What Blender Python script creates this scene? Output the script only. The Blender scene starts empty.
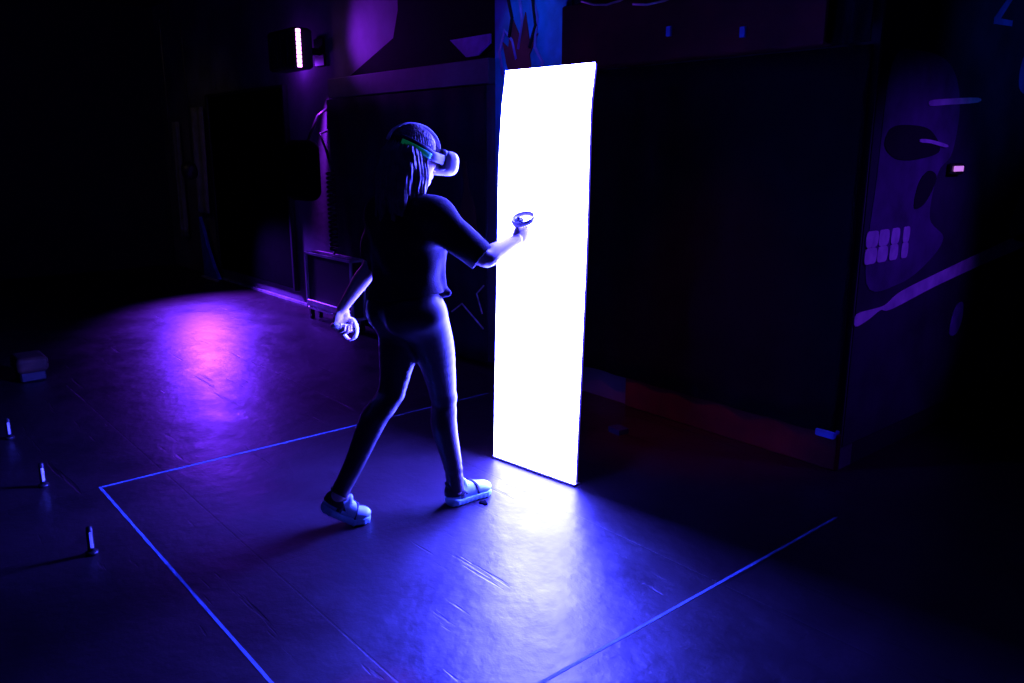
import bpy, math, random
import numpy as np
from mathutils import Vector, Matrix

# ------------------------------------------------------------------ camera, world, lights, exposure
# Room axes: +x runs to the right along the long back wall, +y runs into that wall, z is up.
S = bpy.context.scene
COL = S.collection
S.view_settings.view_transform = 'Standard'
S.view_settings.look = 'None'
S.view_settings.gamma = 1.0
S.view_settings.exposure = 0.0
S.view_settings.use_curve_mapping = False

FPX = 812.0                                   # focal length in pixels for a 1024 px wide frame
PITCH = math.atan(193 / FPX)
cd = bpy.data.cameras.new('camera')
cd.sensor_width = 36.0
cd.lens = FPX / 1024 * 36.0
cd.clip_start = 0.02
cam = bpy.data.objects.new('camera', cd)
COL.objects.link(cam)
cam.location = (0, 0, 1.57)
cam.rotation_euler = (math.pi / 2 - PITCH, 0, math.radians(49.66))
S.camera = cam

wd = bpy.data.worlds.new('world')
S.world = wd
wd.use_nodes = True
wd.node_tree.nodes['Background'].inputs[0].default_value = (0.02, 0.02, 0.06, 1)
wd.node_tree.nodes['Background'].inputs[1].default_value = 0.05

PANEL_EMIT = (0.046, 0.048, 1.0)
PANEL_STRENGTH = 265.0
SPILL_STRENGTH = 0.6


def lamp(name, kind, loc, target, energy, color, size=0.1, cone=60, blend=0.5):
    ld = bpy.data.lights.new(name, kind)
    ld.energy = energy
    ld.color = color
    if kind == 'SPOT':
        ld.spot_size = math.radians(cone)
        ld.spot_blend = blend
        ld.shadow_soft_size = size
    elif kind == 'AREA':
        ld.size = size
    else:
        ld.shadow_soft_size = size
    o = bpy.data.objects.new(name, ld)
    COL.objects.link(o)
    o.location = loc
    d = Vector(target) - Vector(loc)
    o.rotation_euler = d.to_track_quat('-Z', 'Y').to_euler()
    return o


VIOLET = (0.15, 0.024, 1.0)
AISLE_LAMP = (-9.2, 3.2, 1.25)
lamp('aisle_spot', 'SPOT', AISLE_LAMP, (-7.6, 2.75, 0), 260, VIOLET, 0.30, 62, 1.0)
lamp('aisle_fill', 'SPOT', (-9.0, 3.15, 1.10), (-8.1, 3.10, 0), 900, VIOLET, 0.08, 92, 1.0)  # added fill for the floor near the wall, no fixture of its own
lamp('skirting_fill', 'SPOT', (-2.2, 2.3, 3.1), (-2.75, 3.7, 0.1), 70, (1.0, 0.05, 0.10), 0.05, 34, 0.9)  # added red fill from above so the baseboard shows red
lamp('wash_spot', 'SPOT', (-6.74, 3.30, 2.42), (-5.95, 3.72, 2.55), 45, (0.28, 0.02, 1.0), 0.06, 90, 1.0)
lamp('wall_fill', 'SPOT', (-6.98, 3.60, 2.22), (-6.98, 3.74, 0.5), 280, (0.30, 0.02, 1.0), 0.03, 44, 0.9)  # added spot tight to the wall, tints the wall behind the speaker violet
lamp('wash_back', 'POINT', (-7.42, 3.60, 2.34), (-7.18, 3.7, 2), 3.0, (0.24, 0.02, 1.0), 0.02)
lamp('number_fill', 'SPOT', (1.0, 5.3, 2.9), (-1.85, 5.15, 2.15), 45, (0.03, 0.10, 1.0), 0.05, 34, 1.0)  # added blue fill that makes the numeral visible
lamp('arm_fill', 'SPOT', (-6.70, 3.34, 2.35), (-3.25, 1.75, 1.02), 1700, (0.42, 0.04, 1.0), 0.05, 10, 1.0)  # added narrow beam that tints her hanging left arm magenta
lamp('graffiti_spot', 'SPOT', (-4.0, 3.0, 3.15), (-4.10, 3.7, 2.2), 22, (0.03, 0.19, 1.0), 0.05, 40, 0.6)
lamp('mural_spot', 'SPOT', (0.4, 4.9, 2.9), (-1.85, 4.15, 0.95), 150, (0.14, 0.02, 1.0), 0.08, 38, 1.0)
lamp('warm_fill', 'SPOT', (-8.4, 1.2, 3.1), (-10.0, 3.6, 1.5), 5.0, (1.0, 0.75, 0.45), 0.15, 50, 0.8)  # added weak warm fill for the cloth strips in the dark left


# ------------------------------------------------------------------ materials
def mat(name, col, rough=0.6, metal=0.0, emit=None, strength=0.0, vary=0.0, scale=8.0, bump=0.0, bscale=60.0, spec=0.5):
    m = bpy.data.materials.new(name)
    m.use_nodes = True
    nt = m.node_tree
    b = nt.nodes['Principled BSDF']
    b.inputs['Base Color'].default_value = (*col, 1)
    b.inputs['Roughness'].default_value = rough
    b.inputs['Metallic'].default_value = metal
    b.inputs['Specular IOR Level'].default_value = spec
    if emit:
        b.inputs['Emission Color'].default_value = (*emit, 1)
        b.inputs['Emission Strength'].default_value = strength
    tc = nt.nodes.new('ShaderNodeTexCoord')
    if vary > 0:
        n = nt.nodes.new('ShaderNodeTexNoise')
        n.inputs['Scale'].default_value = scale
        n.inputs['Detail'].default_value = 6
        nt.links.new(tc.outputs['Object'], n.inputs['Vector'])
        r = nt.nodes.new('ShaderNodeValToRGB')
        r.color_ramp.elements[0].position = 0.3
        r.color_ramp.elements[1].position = 0.7
        r.color_ramp.elements[0].color = (*[c * (1 - vary) for c in col], 1)
        r.color_ramp.elements[1].color = (*[min(1, c * (1 + vary)) for c in col], 1)
        nt.links.new(n.outputs['Fac'], r.inputs['Fac'])
        nt.links.new(r.outputs['Color'], b.inputs['Base Color'])
    if bump > 0:
        n2 = nt.nodes.new('ShaderNodeTexNoise')
        n2.inputs['Scale'].default_value = bscale
        n2.inputs['Detail'].default_value = 4
        nt.links.new(tc.outputs['Object'], n2.inputs['Vector'])
        bp = nt.nodes.new('ShaderNodeBump')
        bp.inputs['Strength'].default_value = bump
        bp.inputs['Distance'].default_value = 0.01
        nt.links.new(n2.outputs['Fac'], bp.inputs['Height'])
        nt.links.new(bp.outputs['Normal'], b.inputs['Normal'])
    return m


def floor_material():
    m = bpy.data.materials.new('worn_black_floor_paint')
    m.use_nodes = True
    nt = m.node_tree
    L = nt.links.new
    b = nt.nodes['Principled BSDF']
    tc = nt.nodes.new('ShaderNodeTexCoord')
    # scuffed paint colour
    n1 = nt.nodes.new('ShaderNodeTexNoise')
    n1.inputs['Scale'].default_value = 1.6
    n1.inputs['Detail'].default_value = 10
    n1.inputs['Roughness'].default_value = 0.68
    L(tc.outputs['Object'], n1.inputs['Vector'])
    r1 = nt.nodes.new('ShaderNodeValToRGB')
    r1.color_ramp.elements[0].position = 0.32
    r1.color_ramp.elements[0].color = (0.013, 0.0065, 0.008, 1)
    r1.color_ramp.elements[1].position = 0.72
    r1.color_ramp.elements[1].color = (0.028, 0.014, 0.017, 1)
    L(n1.outputs['Fac'], r1.inputs['Fac'])
    # board seams
    br = nt.nodes.new('ShaderNodeTexBrick')
    br.inputs['Scale'].default_value = 1.0
    br.inputs['Brick Width'].default_value = 2.44
    br.inputs['Row Height'].default_value = 1.22
    br.inputs['Mortar Size'].default_value = 0.004
    br.inputs['Mortar Smooth'].default_value = 0.2
    br.inputs['Color1'].default_value = (1, 1, 1, 1)
    br.inputs['Color2'].default_value = (0.93, 0.93, 0.93, 1)
    br.inputs['Mortar'].default_value = (0.5, 0.5, 0.5, 1)
    mp = nt.nodes.new('ShaderNodeMapping')
    mp.inputs['Location'].default_value = (0.3, 0.22, 0)
    L(tc.outputs['Object'], mp.inputs['Vector'])
    L(mp.outputs['Vector'], br.inputs['Vector'])
    mx = nt.nodes.new('ShaderNodeMixRGB')
    mx.blend_type = 'MULTIPLY'
    mx.inputs['Fac'].default_value = 1
    L(r1.outputs['Color'], mx.inputs['Color1'])
    L(br.outputs['Color'], mx.inputs['Color2'])
    # long scratches along x
    ms = nt.nodes.new('ShaderNodeMapping')
    ms.inputs['Scale'].default_value = (0.8, 9, 1)
    ms.inputs['Rotation'].default_value = (0, 0, 0.12)
    L(tc.outputs['Object'], ms.inputs['Vector'])
    n3 = nt.nodes.new('ShaderNodeTexNoise')
    n3.inputs['Scale'].default_value = 2.2
    n3.inputs['Detail'].default_value = 5
    L(ms.outputs['Vector'], n3.inputs['Vector'])
    r3 = nt.nodes.new('ShaderNodeValToRGB')
    r3.color_ramp.elements[0].position = 0.29
    r3.color_ramp.elements[0].color = (0.45, 0.45, 0.45, 1)
    r3.color_ramp.elements[1].position = 0.345
    r3.color_ramp.elements[1].color = (1, 1, 1, 1)
    L(n3.outputs['Fac'], r3.inputs['Fac'])
    mx2 = nt.nodes.new('ShaderNodeMixRGB')
    mx2.blend_type = 'MULTIPLY'
    mx2.inputs['Fac'].default_value = 0.7
    L(mx.outputs['Color'], mx2.inputs['Color1'])
    L(r3.outputs['Color'], mx2.inputs['Color2'])
    L(mx2.outputs['Color'], b.inputs['Base Color'])
    # roughness
    n2 = nt.nodes.new('ShaderNodeTexNoise')
    n2.inputs['Scale'].default_value = 2.7
    n2.inputs['Detail'].default_value = 8
    n2.inputs['Roughness'].default_value = 0.7
    L(tc.outputs['Object'], n2.inputs['Vector'])
    mr = nt.nodes.new('ShaderNodeMapRange')
    mr.inputs['From Min'].default_value = 0.3
    mr.inputs['From Max'].default_value = 0.7
    mr.inputs['To Min'].default_value = 0.31
    mr.inputs['To Max'].default_value = 0.50
    L(n2.outputs['Fac'], mr.inputs['Value'])
    L(mr.outputs['Result'], b.inputs['Roughness'])
    b.inputs['Specular IOR Level'].default_value = 0.42
    # uneven surface
    n4 = nt.nodes.new('ShaderNodeTexNoise')
    n4.inputs['Scale'].default_value = 7
    n4.inputs['Detail'].default_value = 7
    n4.inputs['Roughness'].default_value = 0.6
    L(tc.outputs['Object'], n4.inputs['Vector'])
    ad = nt.nodes.new('ShaderNodeMath')
    ad.operation = 'MULTIPLY_ADD'
    L(r3.outputs['Color'], ad.inputs[0])
    ad.inputs[1].default_value = 0.4
    L(n4.outputs['Fac'], ad.inputs[2])
    ad2 = nt.nodes.new('ShaderNodeMath')
    ad2.operation = 'MULTIPLY_ADD'
    L(br.outputs['Fac'], ad2.inputs[0])
    ad2.inputs[1].default_value = -0.10
    L(ad.outputs['Value'], ad2.inputs[2])
    bp = nt.nodes.new('ShaderNodeBump')
    bp.inputs['Strength'].default_value = 0.55
    bp.inputs['Distance'].default_value = 0.010
    L(ad2.outputs['Value'], bp.inputs['Height'])
    L(bp.outputs['Normal'], b.inputs['Normal'])
    return m


M = dict(
    floor=floor_material(),
    black_wall=mat('matt_black_wall', (0.010, 0.010, 0.012), 0.9, vary=0.3, scale=3, bump=0.2, bscale=30),
    grey_wall=mat('charcoal_painted_wall', (0.11, 0.10, 0.13), 0.8, vary=0.4, scale=2.2, bump=0.3, bscale=22),
    black_cloth=mat('black_drape_cloth', (0.004, 0.004, 0.005), 0.95, vary=0.4, scale=5, spec=0.1),
    navy_cloth=mat('dark_navy_cloth', (0.020, 0.019, 0.03), 0.9, vary=0.5, scale=3, spec=0.1),
    grey_cloth=mat('worn_grey_cloth', (0.20, 0.19, 0.17), 0.95, vary=0.4, scale=6),
    blue_cloth=mat('blue_cloth', (0.05, 0.08, 0.5), 0.9, vary=0.3),
    black_board=mat('black_painted_board', (0.0015, 0.0015, 0.002), 0.95, vary=0.3, spec=0.02),
    red_board=mat('oxblood_painted_board', (0.07, 0.006, 0.008), 0.75, vary=0.5, scale=4, spec=0.2),
    trim=mat('scuffed_grey_trim', (0.4, 0.4, 0.42), 0.6, vary=0.4, scale=9),
    black_plastic=mat('black_plastic', (0.012, 0.012, 0.014), 0.45, vary=0.2),
    black_metal=mat('black_metal', (0.02, 0.02, 0.022), 0.4, 0.6, vary=0.2),
    pale_metal=mat('pale_metal', (0.55, 0.55, 0.58), 0.4, 0.3, vary=0.3),
    tape=mat('bright_floor_tape', (0.10, 0.22, 0.38), 0.7, vary=0.35, scale=14),
    strip=mat('reflective_strip', (0.75, 0.8, 0.9), 0.6, vary=0.2),
    led=mat('violet_led', (0.5, 0.3, 0.6), 0.5, emit=(0.85, 0.28, 1.0), strength=5.0),
    panel=mat('panel_front', (0.5, 0.5, 0.5), 0.5, emit=PANEL_EMIT, strength=PANEL_STRENGTH),
    panel_back=mat('panel_back', (0.02, 0.02, 0.03), 0.6, emit=(0.10, 0.06, 1.0), strength=SPILL_STRENGTH),
    panel_edge=mat('edge_fill_glow', (0.1, 0.1, 0.12), 0.5, emit=(0.16, 0.09, 1.0), strength=26.0),  # emission for the added strip on the panel's left side
    sill=mat('panel_sill', (0.30, 0.29, 0.25), 0.5, 0.4, vary=0.3),
    skin=mat('skin', (0.62, 0.46, 0.40), 0.5, vary=0.12, scale=20),
    hair=mat('dark_hair', (0.16, 0.11, 0.09), 0.42, vary=0.45, scale=30, bump=0.35, bscale=90),
    shirt=mat('black_cotton', (0.026, 0.015, 0.018), 0.9, vary=0.3, scale=12, bump=0.25, bscale=160, spec=0.25),
    leggings=mat('charcoal_legging_fabric', (0.036, 0.017, 0.021), 0.48, vary=0.3, scale=14, spec=0.5),
    shoe_white=mat('white_shoe_leather', (0.5, 0.85, 0.85), 0.5, vary=0.12, scale=20),
    shoe_sole=mat('pale_rubber_sole', (0.4, 0.85, 0.85), 0.6, vary=0.15, scale=16),
    shoe_dark=mat('black_shoe_mesh', (0.015, 0.015, 0.018), 0.8, vary=0.2),
    white_plastic=mat('white_plastic', (0.78, 0.76, 0.76), 0.4, vary=0.08),
    green_band=mat('green_strap_added_glow', (0.02, 0.4, 0.16), 0.7, emit=(0.01, 1.0, 0.42), strength=0.04),  # green strap with a faint glow added to keep its colour visible
    mural_ground=mat('mural_dark_ground', (0.030, 0.022, 0.05), 0.8, vary=0.5, scale=3),
    mural_face=mat('mural_violet_paint', (0.11, 0.055, 0.18), 0.8, vary=0.45, scale=5),
    mural_dark=mat('mural_black_paint', (0.006, 0.006, 0.009), 0.9, vary=0.3),
    mural_tooth=mat('mural_tooth_paint', (0.9, 0.85, 0.95), 0.7, vary=0.25, scale=16),
    mural_light=mat('mural_lilac_paint', (0.85, 0.7, 0.95), 0.7, vary=0.35, scale=8),
    blue_paint=mat('blue_wall_paint', (0.06, 0.22, 0.65), 0.7, vary=0.4, scale=5),
    teal_paint=mat('teal_wall_paint', (0.03, 0.25, 0.20), 0.7, vary=0.4, scale=7),
    purple_paint=mat('purple_wall_paint', (0.35, 0.16, 0.62), 0.7, vary=0.4, scale=7),
    maroon_paint=mat('maroon_wall_paint', (0.30, 0.015, 0.03), 0.7, vary=0.4, scale=7),
    dim_blue=mat('dim_blue_plastic', (0.01, 0.03, 0.09), 0.7, vary=0.3),
    chalk=mat('chalk', (0.55, 0.55, 0.6), 0.9, vary=0.5, scale=25),
    brown=mat('dim_brown_leather', (0.07, 0.03, 0.012), 0.8, vary=0.4),
)


# ------------------------------------------------------------------ object helpers
class MB:
    """collects shapes in room coordinates; build() links them as ONE mesh object"""

    def __init__(self):
        self.v, self.f = [], []

    def add(self, v, f):
        k = len(self.v)
        self.v += [tuple(p) for p in v]
        self.f += [tuple(i + k for i in q) for q in f]
        return self

    def box(self, lo, hi, bev=0.0, rot=None, piv=None):
        x0, y0, z0 = lo
        x1, y1, z1 = hi
        b = min(bev, 0.49 * min(x1 - x0, y1 - y0, z1 - z0))
        if b <= 0:
            v = [(x, y, z) for z in (z0, z1) for x, y in ((x0, y0), (x1, y0), (x1, y1), (x0, y1))]
            f = [(3, 2, 1, 0), (4, 5, 6, 7), (0, 1, 5, 4), (1, 2, 6, 5), (2, 3, 7, 6), (3, 0, 4, 7)]
        else:
            v, f = [], []
            rings = [(z0, b), (z0 + b, 0), (z1 - b, 0), (z1, b)]
            for z, i in rings:
                a0, a1, c0, c1 = x0 + i, x1 - i, y0 + i, y1 - i
                q = b
                v += [(a0 + q, c0, z), (a1 - q, c0, z), (a1, c0 + q, z), (a1, c1 - q, z),
                      (a1 - q, c1, z), (a0 + q, c1, z), (a0, c1 - q, z), (a0, c0 + q, z)]
            for r in range(3):
                for k in range(8):
                    f.append((r * 8 + k, r * 8 + (k + 1) % 8, r * 8 + 8 + (k + 1) % 8, r * 8 + 8 + k))
            f.append(tuple(reversed(range(8))))
            f.append(tuple(range(24, 32)))
        if rot is not None:
            c = Vector(piv if piv is not None else [(p + q) / 2 for p, q in zip(lo, hi)])
            v = [tuple(rot @ (Vector(p) - c) + c) for p in v]
        return self.add(v, f)

    def tube(self, pts, rad, n=10, caps=True, closed=False, flat=1.0, flatdir=None):
        pts = [Vector(p) for p in pts]
        rad = rad if isinstance(rad, (list, tuple)) else [rad] * len(pts)
        m = len(pts)
        v, f = [], []
        prev = None
        for i, p in enumerate(pts):
            if closed:
                t = pts[(i + 1) % m] - pts[i - 1]
            else:
                t = pts[min(i + 1, m - 1)] - pts[max(i - 1, 0)]
            t.normalize()
            if flatdir is not None:
                fd = flatdir[i] if isinstance(flatdir, list) else flatdir
                a = Vector(fd) - t * t.dot(Vector(fd))
            elif prev is None:
                a = t.cross(Vector((0.31, 0.2, 0.93)))
                if a.length < 1e-3:
                    a = t.cross(Vector((1, 0, 0)))
            else:
                a = prev - t * t.dot(prev)
            a.normalize()
            prev = a
            c = t.cross(a)
            for k in range(n):
                th = 2 * math.pi * k / n
                v.append(p + (a * math.cos(th) * flat + c * math.sin(th)) * rad[i])
        seg = m if closed else m - 1
        for i in range(seg):
            j = (i + 1) % m
            for k in range(n):
                f.append((i * n + k, i * n + (k + 1) % n, j * n + (k + 1) % n, j * n + k))
        if caps and not closed:
            f.append(tuple(reversed(range(n))))
            f.append(tuple(range((m - 1) * n, m * n)))
        return self.add(v, f)

    def prism(self, poly, axis, lo, hi):
        """extrude a 2-D outline; axis 'y': poly is (x,z); axis 'x': poly is (y,z); axis 'z': poly is (x,y)"""
        def P(p, h):
            return (p[0], h, p[1]) if axis == 'y' else (h, p[0], p[1]) if axis == 'x' else (p[0], p[1], h)
        n = len(poly)
        v = [P(p, lo) for p in poly] + [P(p, hi) for p in poly]
        f = [tuple(range(n)), tuple(range(2 * n - 1, n - 1, -1))]
        f += [(i, n + i, n + (i + 1) % n, (i + 1) % n) for i in range(n)]
        return self.add(v, f)

    def build(self, name, material, parent=None, smooth=False):
        return mesh_obj(name, self.v, self.f, material, parent, smooth)


def world_loc(o):
    p = Vector((0, 0, 0))
    while o is not None:
        p += o.location
        o = o.parent
    return p


def mesh_obj(name, v, f, material, parent=None, smooth=False):
    me = bpy.data.meshes.new(name)
    off = world_loc(parent) if parent else None
    if parent is None:
        a = np.array(v)
        off = Vector(((a[:, 0].min() + a[:, 0].max()) / 2, (a[:, 1].min() + a[:, 1].max()) / 2, a[:, 2].min()))
    me.from_pydata([(p[0] - off.x, p[1] - off.y, p[2] - off.z) for p in v], [], f)
    me.materials.append(material)
    me.update()
    import bmesh
    bm = bmesh.new()
    bm.from_mesh(me)
    bmesh.ops.recalc_face_normals(bm, faces=bm.faces)
    bm.to_mesh(me)
    bm.free()
    if smooth:
        me.polygons.foreach_set('use_smooth', [True] * len(me.polygons))
    o = bpy.data.objects.new(name, me)
    COL.objects.link(o)
    if parent:
        o.parent = parent
    else:
        o.location = off
    return o


def thing(name, label, cat, loc, group=None):
    o = bpy.data.objects.new(name, None)
    o.empty_display_size = 0.05
    COL.objects.link(o)
    o.location = loc
    return tag(o, label, cat, group)


def tag(o, label, cat, group=None):
    o['label'] = label
    o['category'] = cat
    if group:
        o['group'] = group
    return o


def struct(o):
    o['kind'] = 'structure'
    return o


# ------------------------------------------------------------------ soft-union surfaces (for bodies, cloth, hair, shoes)
class Field:
    def __init__(self, lo, hi, h):
        self.lo = np.array(lo, float)
        self.h = h
        self.n = np.ceil((np.array(hi) - self.lo) / h).astype(int) + 1
        self.d = np.full(self.n, 1.0, np.float32)
        self.ax = [(self.lo[i] + h * np.arange(self.n[i])).astype(np.float32) for i in range(3)]

    def block(self, lo, hi, pad):
        a = np.clip(((np.array(lo) - pad - self.lo) / self.h).astype(int), 0, self.n)
        b = np.clip(((np.array(hi) + pad - self.lo) / self.h).astype(int) + 2, 0, self.n)
        s = tuple(slice(a[i], b[i]) for i in range(3))
        g = np.meshgrid(*[self.ax[i][s[i]] for i in range(3)], indexing='ij')
        return s, g

    def _mix(self, s, e, k, mode):
        d = self.d[s]
        if d.size == 0:
            return
        if mode == 'add':
            if k > 0:
                hh = np.clip(0.5 + 0.5 * (d - e) / k, 0, 1)
                self.d[s] = d * (1 - hh) + e * hh - k * hh * (1 - hh)
            else:
                self.d[s] = np.minimum(d, e)
        else:
            if k > 0:
                hh = np.clip(0.5 - 0.5 * (d + e) / k, 0, 1)
                self.d[s] = d * (1 - hh) - e * hh + k * hh * (1 - hh)
            else:
                self.d[s] = np.maximum(d, -e)

    def cone(self, p, q, r1, r2, k=0.02, mode='add'):
        p, q = np.array(p, float), np.array(q, float)
        R = max(r1, r2)
        s, g = self.block(np.minimum(p, q) - R, np.maximum(p, q) + R, 0.06 + k)
        ba = q - p
        L2 = max(float(ba @ ba), 1e-9)
        t = ((g[0] - p[0]) * ba[0] + (g[1] - p[1]) * ba[1] + (g[2] - p[2]) * ba[2]) / L2
        t = np.clip(t, 0, 1)
        dx, dy, dz = g[0] - p[0] - t * ba[0], g[1] - p[1] - t * ba[1], g[2] - p[2] - t * ba[2]
        e = np.sqrt(dx * dx + dy * dy + dz * dz) - (r1 + (r2 - r1) * t)
        self._mix(s, e, k, mode)
        return self

    def chain(self, pts, rs, k=0.02, mode='add'):
        P = np.array([np.array(p, float) for p in pts])
        R = max(rs)
        s, g = self.block(P.min(0) - R, P.max(0) + R, 0.06 + k)
        best = None
        for i in range(len(P) - 1):
            p, ba = P[i], P[i + 1] - P[i]
            t = ((g[0] - p[0]) * ba[0] + (g[1] - p[1]) * ba[1] + (g[2] - p[2]) * ba[2]) / max(float(ba @ ba), 1e-9)
            t = np.clip(t, 0, 1)
            dx, dy, dz = g[0] - p[0] - t * ba[0], g[1] - p[1] - t * ba[1], g[2] - p[2] - t * ba[2]
            e = np.sqrt(dx * dx + dy * dy + dz * dz) - (rs[i] + (rs[i + 1] - rs[i]) * t)
            best = e if best is None else np.minimum(best, e)
        self._mix(s, best, k, mode)
        return self

    def ell(self, c, r, R=None, k=0.02, mode='add'):
        """ellipsoid; R columns are its axes"""
        c = np.array(c, float)
        m = max(r)
        s, g = self.block(c - m, c + m, 0.06 + k)
        x, y, z = g[0] - c[0], g[1] - c[1], g[2] - c[2]
        if R is not None:
            R = np.array(R)
            x, y, z = (x * R[0, 0] + y * R[1, 0] + z * R[2, 0], x * R[0, 1] + y * R[1, 1] + z * R[2, 1],
                       x * R[0, 2] + y * R[1, 2] + z * R[2, 2])
        k0 = np.sqrt((x / r[0]) ** 2 + (y / r[1]) ** 2 + (z / r[2]) ** 2)
        k1 = np.sqrt((x / r[0] ** 2) ** 2 + (y / r[1] ** 2) ** 2 + (z / r[2] ** 2) ** 2)
        e = k0 * (k0 - 1) / np.maximum(k1, 1e-6)
        self._mix(s, e, k, mode)
        return self

    def rbox(self, c, half, R=None, r=0.01, k=0.0, mode='add'):
        c = np.array(c, float)
        m = float(np.linalg.norm(half))
        s, g = self.block(c - m, c + m, 0.03 + k)
        x, y, z = g[0] - c[0], g[1] - c[1], g[2] - c[2]
        if R is not None:
            R = np.array(R)
            x, y, z = (x * R[0, 0] + y * R[1, 0] + z * R[2, 0], x * R[0, 1] + y * R[1, 1] + z * R[2, 1],
                       x * R[0, 2] + y * R[1, 2] + z * R[2, 2])
        qx, qy, qz = np.abs(x) - half[0] + r, np.abs(y) - half[1] + r, np.abs(z) - half[2] + r
        e = np.sqrt(np.maximum(qx, 0) ** 2 + np.maximum(qy, 0) ** 2 + np.maximum(qz, 0) ** 2) \
            + np.minimum(np.maximum(qx, np.maximum(qy, qz)), 0) - r
        self._mix(s, e, k, mode)
        return self

    def grid(self):
        return np.meshgrid(*self.ax, indexing='ij')

    def mesh(self):
        d = self.d
        ins = d < 0
        nx, ny, nz = d.shape
        cnt = np.zeros((nx - 1, ny - 1, nz - 1), np.int8)
        corners = [(i, j, k) for i in (0, 1) for j in (0, 1) for k in (0, 1)]
        for i, j, k in corners:
            cnt += ins[i:nx - 1 + i, j:ny - 1 + j, k:nz - 1 + k]
        act = (cnt > 0) & (cnt < 8)
        idx = np.argwhere(act)
        ids = np.full(act.shape, -1, np.int64)
        ids[act] = np.arange(len(idx))
        val = {c: d[idx[:, 0] + c[0], idx[:, 1] + c[1], idx[:, 2] + c[2]] for c in corners}
        acc = np.zeros((len(idx), 3))
        num = np.zeros(len(idx))
        for c in corners:
            for a in range(3):
                if c[a] == 0:
                    e = list(c)
                    e[a] = 1
                    v0, v1 = val[c], val[tuple(e)]
                    x = (v0 < 0) != (v1 < 0)
                    t = np.where(x, v0 / np.where(x, v0 - v1, 1), 0)
                    p = np.array(c, float)[None, :].repeat(len(idx), 0)
                    p[:, a] = t
                    acc += p * x[:, None]
                    num += x
        V = self.lo + self.h * (idx + acc / num[:, None])
        F = []
        for a in range(3):
            b, c = (a + 1) % 3, (a + 2) % 3
            sl0 = [slice(None)] * 3
            sl1 = [slice(None)] * 3
            sl0[a] = slice(0, -1)
            sl1[a] = slice(1, None)
            ch = np.argwhere(ins[tuple(sl0)] != ins[tuple(sl1)])
            ok = (ch[:, b] > 0) & (ch[:, c] > 0) & (ch[:, b] < d.shape[b] - 1) & (ch[:, c] < d.shape[c] - 1)
            ch = ch[ok]
            quad = []
            for ob, oc in ((-1, -1), (0, -1), (0, 0), (-1, 0)):
                q = ch.copy()
                q[:, b] += ob
                q[:, c] += oc
                quad.append(ids[q[:, 0], q[:, 1], q[:, 2]])
            quad = np.stack(quad, 1)
            flip = ~ins[ch[:, 0], ch[:, 1], ch[:, 2]]
            quad[flip] = quad[flip][:, ::-1]
            F.append(quad)
        return V, np.concatenate(F)


def field_obj(name, F, material, parent, fn=None):
    V, Q = F.mesh()
    if fn is not None:
        V = fn(V)
    off = np.array(world_loc(parent))
    me = bpy.data.meshes.new(name)
    me.vertices.add(len(V))
    me.vertices.foreach_set('co', (V - off).astype(np.float32).ravel())
    me.loops.add(len(Q) * 4)
    me.loops.foreach_set('vertex_index', Q.astype(np.int32).ravel())
    me.polygons.add(len(Q))
    me.polygons.foreach_set('loop_start', np.arange(0, len(Q) * 4, 4, dtype=np.int32))
    me.polygons.foreach_set('use_smooth', np.ones(len(Q), bool))
    me.materials.append(material)
    me.update(calc_edges=True)
    me.validate()
    o = bpy.data.objects.new(name, me)
    COL.objects.link(o)
    o.parent = parent
    return o


def spl(pts, rs, n=5):
    """subdivide a joint chain into a smooth curve"""
    P = [np.array(p, float) for p in pts]
    P = [2 * P[0] - P[1]] + P + [2 * P[-1] - P[-2]]
    Q = [rs[0]] + list(rs) + [rs[-1]]
    op, orr = [], []
    for i in range(1, len(P) - 2):
        for j in range(n):
            t = j / n
            c = lambda a: 0.5 * (2 * a[i] + (a[i + 1] - a[i - 1]) * t + (2 * a[i - 1] - 5 * a[i] + 4 * a[i + 1] - a[i + 2]) * t * t + (3 * a[i] - a[i - 1] - 3 * a[i + 1] + a[i + 2]) * t ** 3)
            op.append(c(P))
            orr.append(c(Q))
    return op + [P[-2]], orr + [rs[-1]]


def nrm(v):
    v = np.array(v, float)
    return v / np.linalg.norm(v)


# ------------------------------------------------------------------ the room
YB = 3.72                      # face of the long back wall
XR = -1.85                     # corner where the back wall turns away to the right
WX0, WY1, YF, XE, ZC = -11.6, 6.9, -4.2, 4.2, 3.35
struct(MB().box((WX0 - .1, YF - .1, -0.1), (XE + .1, WY1 + .1, 0)).build('floor', M['floor']))
struct(MB().box((WX0 - .1, YF - .1, ZC), (XE + .1, WY1 + .1, ZC + 0.1)).build('ceiling', M['black_wall']))
struct(MB().box((WX0 - .1, YB, 0), (XR, YB + 0.12, ZC)).build('wall_back', M['grey_wall']))
struct(MB().box((XR - 0.12, YB + 0.12, 0), (XR, WY1, ZC)).build('wall_right', M['black_wall']))
struct(MB().box((XR - .12, WY1, 0), (XE + .1, WY1 + .1, ZC)).build('wall_far', M['black_wall']))
struct(MB().box((WX0 - .1, YF, 0), (WX0, YB, ZC)).build('wall_left', M['black_wall']))
struct(MB().box((WX0 - .1, YF - .1, 0), (XE + .1, YF, ZC)).build('wall_front', M['black_wall']))
struct(MB().box((XE, YF, 0), (XE + .1, WY1, ZC)).build('wall_side', M['black_wall']))
struct(MB().box((-9.95, YB - 0.03, 0), (-6.55, YB, 0.022)).build('trim_1', M['trim']))
struct(MB().box((-3.25, YB - 0.035, 0.0), (-1.85, YB, 0.19), 0.006).build('baseboard_back', M['red_board']))

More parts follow.
